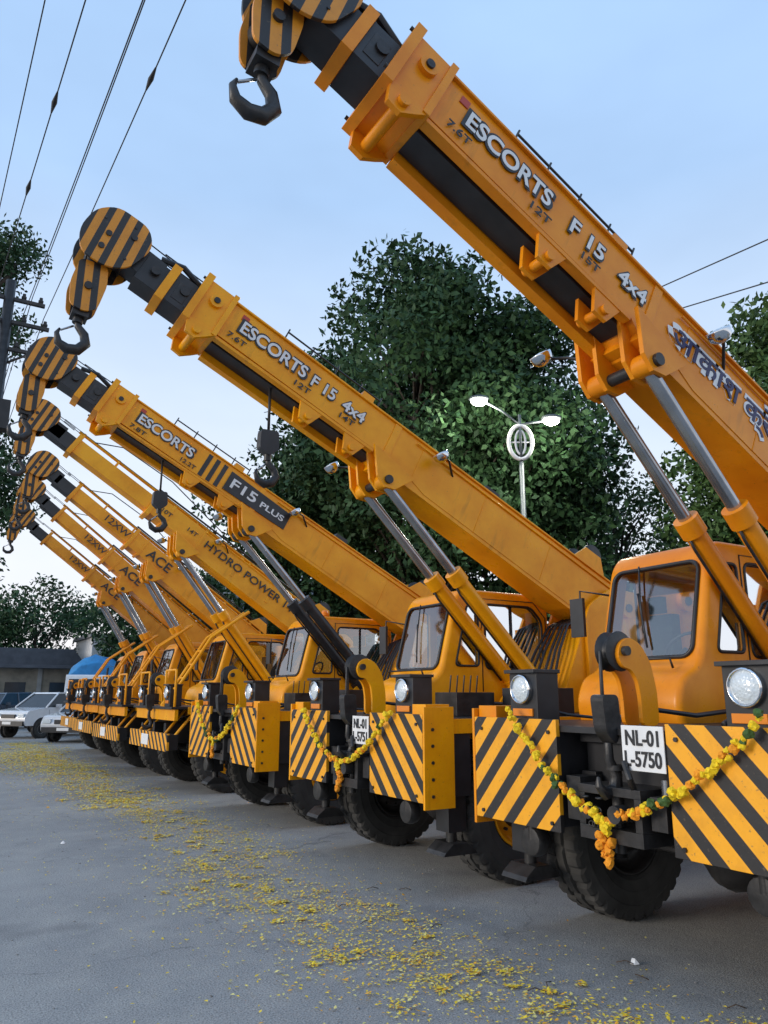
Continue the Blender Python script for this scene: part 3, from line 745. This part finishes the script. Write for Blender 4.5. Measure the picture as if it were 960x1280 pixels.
for fl in range(3):
    for k in range(5):
        x=17.6+1.95*k; z=1.0+2.6*fl; b.box((x,45.94,z),(x+1.2,46.0,z+1.3),'winb'); b.box((x-.08,45.88,z-.1),(x+1.28,45.94,z-.02),'concrete')
        y=46.6+1.5*k; b.box((16.94,y,z),(17.0,y+.9,z+1.3),'winb')
obj('apartment_building',b.mesh('bld'),bevel=.01)
b=MB(); b.box((9.5,52,0),(16,58,5.2),'white'); b.box((9.3,51.8,5.2),(16.2,58.2,5.4),'concrete')
for k in range(3):
    for z in (1,3.2): b.box((10.2+2*k,51.95,z),(11.3+2*k,52.0,z+1.2),'winb')
obj('whitewashed_house',b.mesh('house'),bevel=.01)

def truck(loc,rz,tarp):
    e=empty('tarpaulin_covered_truck',loc,rz); b=MB()
    b.box((-3,-1.1,.9),(3.2,1.1,1.1),'black')
    b.prism(roundpoly([(-4.6,.6),(-4.6,1.6),(-4.35,2.5),(-3.2,2.5),(-3.2,.6)],.12),-1.1,1.1,'white')
    b.prism([(-4.58,1.65),(-4.4,2.3),(-4.43,2.3),(-4.62,1.65)],-.95,.95,'winb')
    b.box((-3.05,-1.15,1.1),(3.2,1.15,2.1),'plaster')
    n=14; vs=[];fs=[]
    rng=random.Random(4)
    prof=[(-1.22,1.6),(-1.24,2.2),(-1.1,2.95),(-.6,3.35),(0,3.5),(.6,3.35),(1.1,2.95),(1.24,2.2),(1.22,1.6)]
    for i in range(n):
        x=-3.05+6.4*i/(n-1)
        for y,z in prof: vs.append((x,y+rng.uniform(-.05,.05),z+rng.uniform(-.12,.12)-(.35 if i in(0,n-1) else 0)*(z>2.5)))
    m=len(prof)
    for i in range(n-1):
        for j in range(m-1): fs.append((i*m+j,i*m+j+1,(i+1)*m+j+1,(i+1)*m+j))
    fs+= [list(range(m)),list(range((n-1)*m,n*m))]
    b.add(vs,fs,tarp,True); obj('truck_body',b.mesh('truck'),e,bevel=.01)
    for x in (-3.6,1.6,2.6):
        for y in (-1.0,1.0): obj('wheel',WHEEL,e,(x,y,.5),(0,0,0 if y<0 else pi),color=(.2,.2,.2)).scale=(.83,.8,.83)
truck((8.2,42.5,0),radians(75),'tarpB'); truck((10.8,41.0,0),radians(70),'tarpY')

def car(loc,rz,color,suv=True):
    e=empty('parked_car',loc,rz); b=MB(); h=.12 if suv else 0
    M_=simple('car_paint',color,.25,0,.08,3,0,1)
    k='car%d'%len(M); M[k]=M_
    low=roundpoly([(-2.1,.35+h),(-2.15,.62+h),(-2.0,.88+h),(-1.1,1.0+h),(1.9,1.02+h),(2.12,.9+h),(2.15,.5+h),(2.0,.32+h)],.08)
    b.prism(low,-.86,.86,k)
    T=[(-1.15,.99+h),(-.45,1.52+h),(1.45,1.55+h),(1.95,1.01+h)]
    vs=[(x,-.80 if z<1.2 else -.64,z) for x,z in T]+[(x,.80 if z<1.2 else .64,z) for x,z in T]
    b.add(vs,[(0,1,5,4),(1,2,6,5),(2,3,7,6),(0,3,2,1),(4,5,6,7)],'winb')
    rf=[(-.5,1.50+h),(-.42,1.56+h),(1.42,1.59+h),(1.5,1.53+h)]; b.prism(rf,-.66,.66,k)
    for (xa,xb) in ((-1.15,-.45),(.35,.40),(1.95,1.45)):
        for s in (-1,1): b.tube([(xa,s*.81,1.0+h),(xb,s*.65,1.55+h)],.035,k,n=6)
    b.box((-2.19,-.8,.34+h),(-2.05,.8,.52+h),'black'); b.box((-2.17,-.35,.62+h),(-2.1,.35,.76+h),'black')
    for s in (-1,1):
        b.box((-2.16,min(s*.5,s*.8),.64+h),(-1.98,max(s*.5,s*.8),.78+h),'lens'); b.box((2.05,min(s*.6,s*.84),.7+h),(2.16,max(s*.6,s*.84),.88+h),'red')
        b.box((-.75,min(s*.86,s*1.02),1.0+h),(-.6,max(s*.86,s*1.02),1.12+h),k)
        for x in (-1.35,1.3): b.cyl((x,s*.80,.36),(x,s*.866,.36),.40,'black',n=24)
        b.tube([(-1.05,s*.864,.92+h),(-1.0,s*.864,.45+h),(.3,s*.864,.42+h),(.36,s*.864,.98+h)],.006,'black',n=4)
    b.box((-2.2,-.22,.40+h),(-2.19,.22,.5+h),'white')
    obj('car_body',b.mesh('car'),e,bevel=.02)
    for x in (-1.35,1.3):
        for y in (-.78,.78): o=obj('wheel',WHEEL,e,(x,y,.34),(0,0,0 if y<0 else pi),color=(.3,.3,.3)); o.scale=(.565,.6,.565)
car((4.9,33.5,0),radians(35),(.75,.76,.78)); car((5.9,30.2,0),radians(50),(.72,.73,.75),False); car((3.6,41.5,0),radians(50),(.08,.1,.13)); car((6.3,38.0,0),radians(40),(.7,.7,.72))
def moto(loc,rz):
    e=empty('motorcycle',loc,rz); b=MB()
    for x in (-.65,.65):
        b.tube([(x+.28*cos(t),0,.30+.28*sin(t)) for t in np.linspace(0,2*pi,24,endpoint=False)],.045,'rubber',n=8,closed=True)
        b.cyl((x,-.06,.3),(x,.06,.3),.06,'grease',n=12)
        for k in range(6): t=k*pi/3; b.tube([(x,0,.3),(x+.26*cos(t),0,.3+.26*sin(t))],.008,'steel',n=4)
    b.tube([(-.65,.0,.3),(-.45,0,.85),(-.4,0,1.0)],.03,'steel',n=6); b.tube([(-.4,-.35,1.05),(-.42,0,.98),(-.4,.35,1.05)],.018,'black',n=6)
    b.prism(roundpoly([(-.4,.7),(-.38,.88),(-.1,.95),(.15,.78),(.1,.68)],.06),-.13,.13,'red')
    b.prism(roundpoly([(.05,.74),(.1,.84),(.75,.88),(.8,.78),(.4,.7)],.04),-.12,.12,'black')
    b.prism(roundpoly([(-.25,.28),(-.25,.62),(.15,.62),(.2,.28)],.06),-.12,.12,'grease')
    b.tube([(.1,.1,.4),(.65,.1,.3)],.02,'black',n=6); b.tube([(-.1,-.14,.35),(.8,-.15,.38)],.035,'steel',n=8)
    b.prism(roundpoly([(-.95,.5),(-.6,.66),(-.4,.58),(-.62,.62)],.02),-.06,.06,'black')
    b.lathe([(.001,-.08),(.07,-.06),(.09,.02),(.001,.04)],'lens',n=14,T=Matrix.Translation((-.52,0,.92))@Matrix.Rotation(radians(-90),4,'Z'))
    obj('motorcycle_frame',b.mesh('moto'),e)
moto((1.95,29.5,0),radians(60)); moto((2.6,34.5,0),radians(70))

# ------------------------------------------------------------ street lamp
def emis(name,c,s):
    m,nt,b=nm(name); b.inputs['Emission Color'].default_value=(*c,1); b.inputs['Emission Strength'].default_value=s; return m
M['lampglow']=emis('lamp_diffuser',(1,.96,.80),30)
M['lamppaint']=simple('lamp_post_paint',(.10,.12,.13),.5,.2,.2,5)
e=empty('street_lamp',(11.8,13.2,0)); b=MB()
b.tube([(0,0,0),(0,0,1),(0,0,7.0)],.07,'lamppaint',n=12,radii=[.11,.09,.055])
b.cyl((0,0,0),(0,0,.4),.16,'concrete',n=16)
rv=Vector((.856,-.5165,0))
b.tube([rv*(.28*cos(t))+Vector((0,0,7.5+.42*sin(t))) for t in np.linspace(0,2*pi,32,endpoint=False)],.05,'white',n=8,closed=True)
b.tube([rv*(.12*cos(t))+Vector((0,0,7.5+.30*sin(t))) for t in np.linspace(0,2*pi,24,endpoint=False)],.03,'white',n=6,closed=True)
b.tube([(0,0,7),(0,0,8.2)],.04,'lamppaint',n=8); b.tube([rv*-.26+Vector((0,0,7.5)),rv*.26+Vector((0,0,7.5))],.02,'white',n=6)
for sg,L,z in ((-1,.85,8.55),(1,.65,8.05)):
    b.tube([Vector((0,0,7.95)),rv*(sg*L*.5)+Vector((0,0,7.95+(z-7.95)*.6)),rv*(sg*L)+Vector((0,0,z))],.028,'lamppaint',n=8)
    p=rv*(sg*(L+.12))+Vector((0,0,z)); T=Matrix.Translation(p)@Matrix.Rotation(radians(-31.1),4,'Z')@Matrix.Diagonal((1.3,1.0,1,1))
    b.add([T@Vector((v.x*.20,v.y*.20,max(-.02,v.z*.09)+.06)) for v in IV],IF,'lamppaint',True)
    b.add([T@Vector((v.x*.16,v.y*.16,min(0.0,v.z*.15)+.03)) for v in IV],IF,'lampglow',True)
    l=bpy.data.lights.new('lamp_light','POINT'); l.energy=220; l.color=(1,.96,.82); l.shadow_soft_size=.12
    lo=bpy.data.objects.new('lamp_light',l); scene.collection.objects.link(lo); lo.parent=e; lo.location=p+Vector((0,0,-.30))
obj('lamp_post',b.mesh('lamp'),e)

# ------------------------------------------------------------ utility pole and wires
b=MB(); b.tube([(0,0,0),(0,0,11.4)],.15,'grease',n=10,radii=[.19,.12])
for z,w in ((10.9,.8),(10.3,.95),(9.6,.7)):
    b.box((-w,-.05,z),(w,.05,z+.08),'grease')
    for x in (-w+.1,-w*.4,w*.4,w-.1): b.cyl((x,0,z+.08),(x,0,z+.24),.04,'dark',n=10); b.cyl((x,0,z+.12),(x,0,z+.17),.06,'dark',n=10)
b.tube([(0,0,9.2),(.7,0,9.7)],.03,'grease',n=6); b.tube([(0,0,9.2),(-.7,0,9.7)],.03,'grease',n=6)
b.box((-.3,-.2,7.6),(.3,.2,8.3),'dark')
obj('utility_pole',b.mesh('pole'),None,(.85,19.0,0))
b=MB()
def wire(p,q,sag,r=.011,beads=()):
    p=Vector(p);q=Vector(q); pts=[p.lerp(q,t)+Vector((0,0,-sag*4*t*(1-t))) for t in np.linspace(0,1,25)]
    b.tube(pts,r,'dark',n=5)
    for t in beads:
        c=p.lerp(q,t)+Vector((0,0,-sag*4*t*(1-t))); d=(q-p).normalized()*.25; b.tube([c-d,c,c+d],.03,'dark',n=6,radii=[.012,.04,.012])
for x1,x2,z,bd in ((.76,.25,11.1,()),(1.50,.5,10.6,(.74,.82)),(1.96,1.2,10.6,()),(2.02,1.35,11.1,()),(2.45,1.65,10.6,(.70,))):
    wire((x1,-12,z),(x2,19,z),.35,.010,bd); wire((x2,19,z),(x2-.3,52,z-.4),.6)
wire((16.8+.7,17.5,13.7),(15.4,4.6,11.3),.0,.018); wire((17.3+.9,16,13.3),(14.8,5.7,9.8),.0,.018)
obj('overhead_wires',b.mesh('wires'))

# ------------------------------------------------------------ sky / light
w=bpy.data.worlds.new('World'); scene.world=w; w.use_nodes=True; nt=w.node_tree
bg=nt.nodes['Background']
sk=N(nt,'ShaderNodeTexSky',sky_type='NISHITA'); sk.sun_disc=False
SUN_EL,SUN_ROT=radians(14),radians(-80)
sk.sun_elevation=SUN_EL; sk.sun_rotation=SUN_ROT; sk.air_density=1.0; sk.dust_density=1.5; sk.ozone_density=1.5
tc=N(nt,'ShaderNodeTexCoord'); sep=N(nt,'ShaderNodeSeparateXYZ'); nt.links.new(tc.outputs['Generated'],sep.inputs[0])
hz=ramp(nt,sep.outputs['Z'],[(0.,(.92,.88,.91)),(.28,(.74,.82,.93)),(.58,(.42,.61,.90)),(1.,(.36,.57,.88))])
sc=N(nt,'ShaderNodeVectorMath',operation='SCALE'); sc.inputs['Scale'].default_value=8.6; nt.links.new(hz,sc.inputs[0])
cn=noise(nt,1.8,4,.6,coord='Generated',stretch=(1,1,2.5))
fac=ramp(nt,cn,[(.3,.72),(.7,.9)])
col=mix(nt,fac,sk.outputs[0],sc.outputs[0])
nt.links.new(col,bg.inputs[0]); bg.inputs[1].default_value=.15
sl=bpy.data.lights.new('sun','SUN'); sl.energy=1.5; sl.angle=radians(18); sl.color=(1,.93,.84)
so=bpy.data.objects.new('sun',sl); scene.collection.objects.link(so)
d=Vector((sin(SUN_ROT)*cos(SUN_EL),cos(SUN_ROT)*cos(SUN_EL),sin(SUN_EL)))
so.rotation_euler=d.to_track_quat('Z','Y').to_euler()

# ------------------------------------------------------------ camera
cam=bpy.data.cameras.new('camera'); co=bpy.data.objects.new('camera',cam); scene.collection.objects.link(co); scene.camera=co
cam.sensor_fit='VERTICAL'; cam.sensor_height=36; cam.lens=950/1280*36; cam.clip_end=1500; cam.clip_start=.05
co.location=(0,0,1.6)
co.rotation_euler=(radians(90+13.5),0,radians(-31.1))
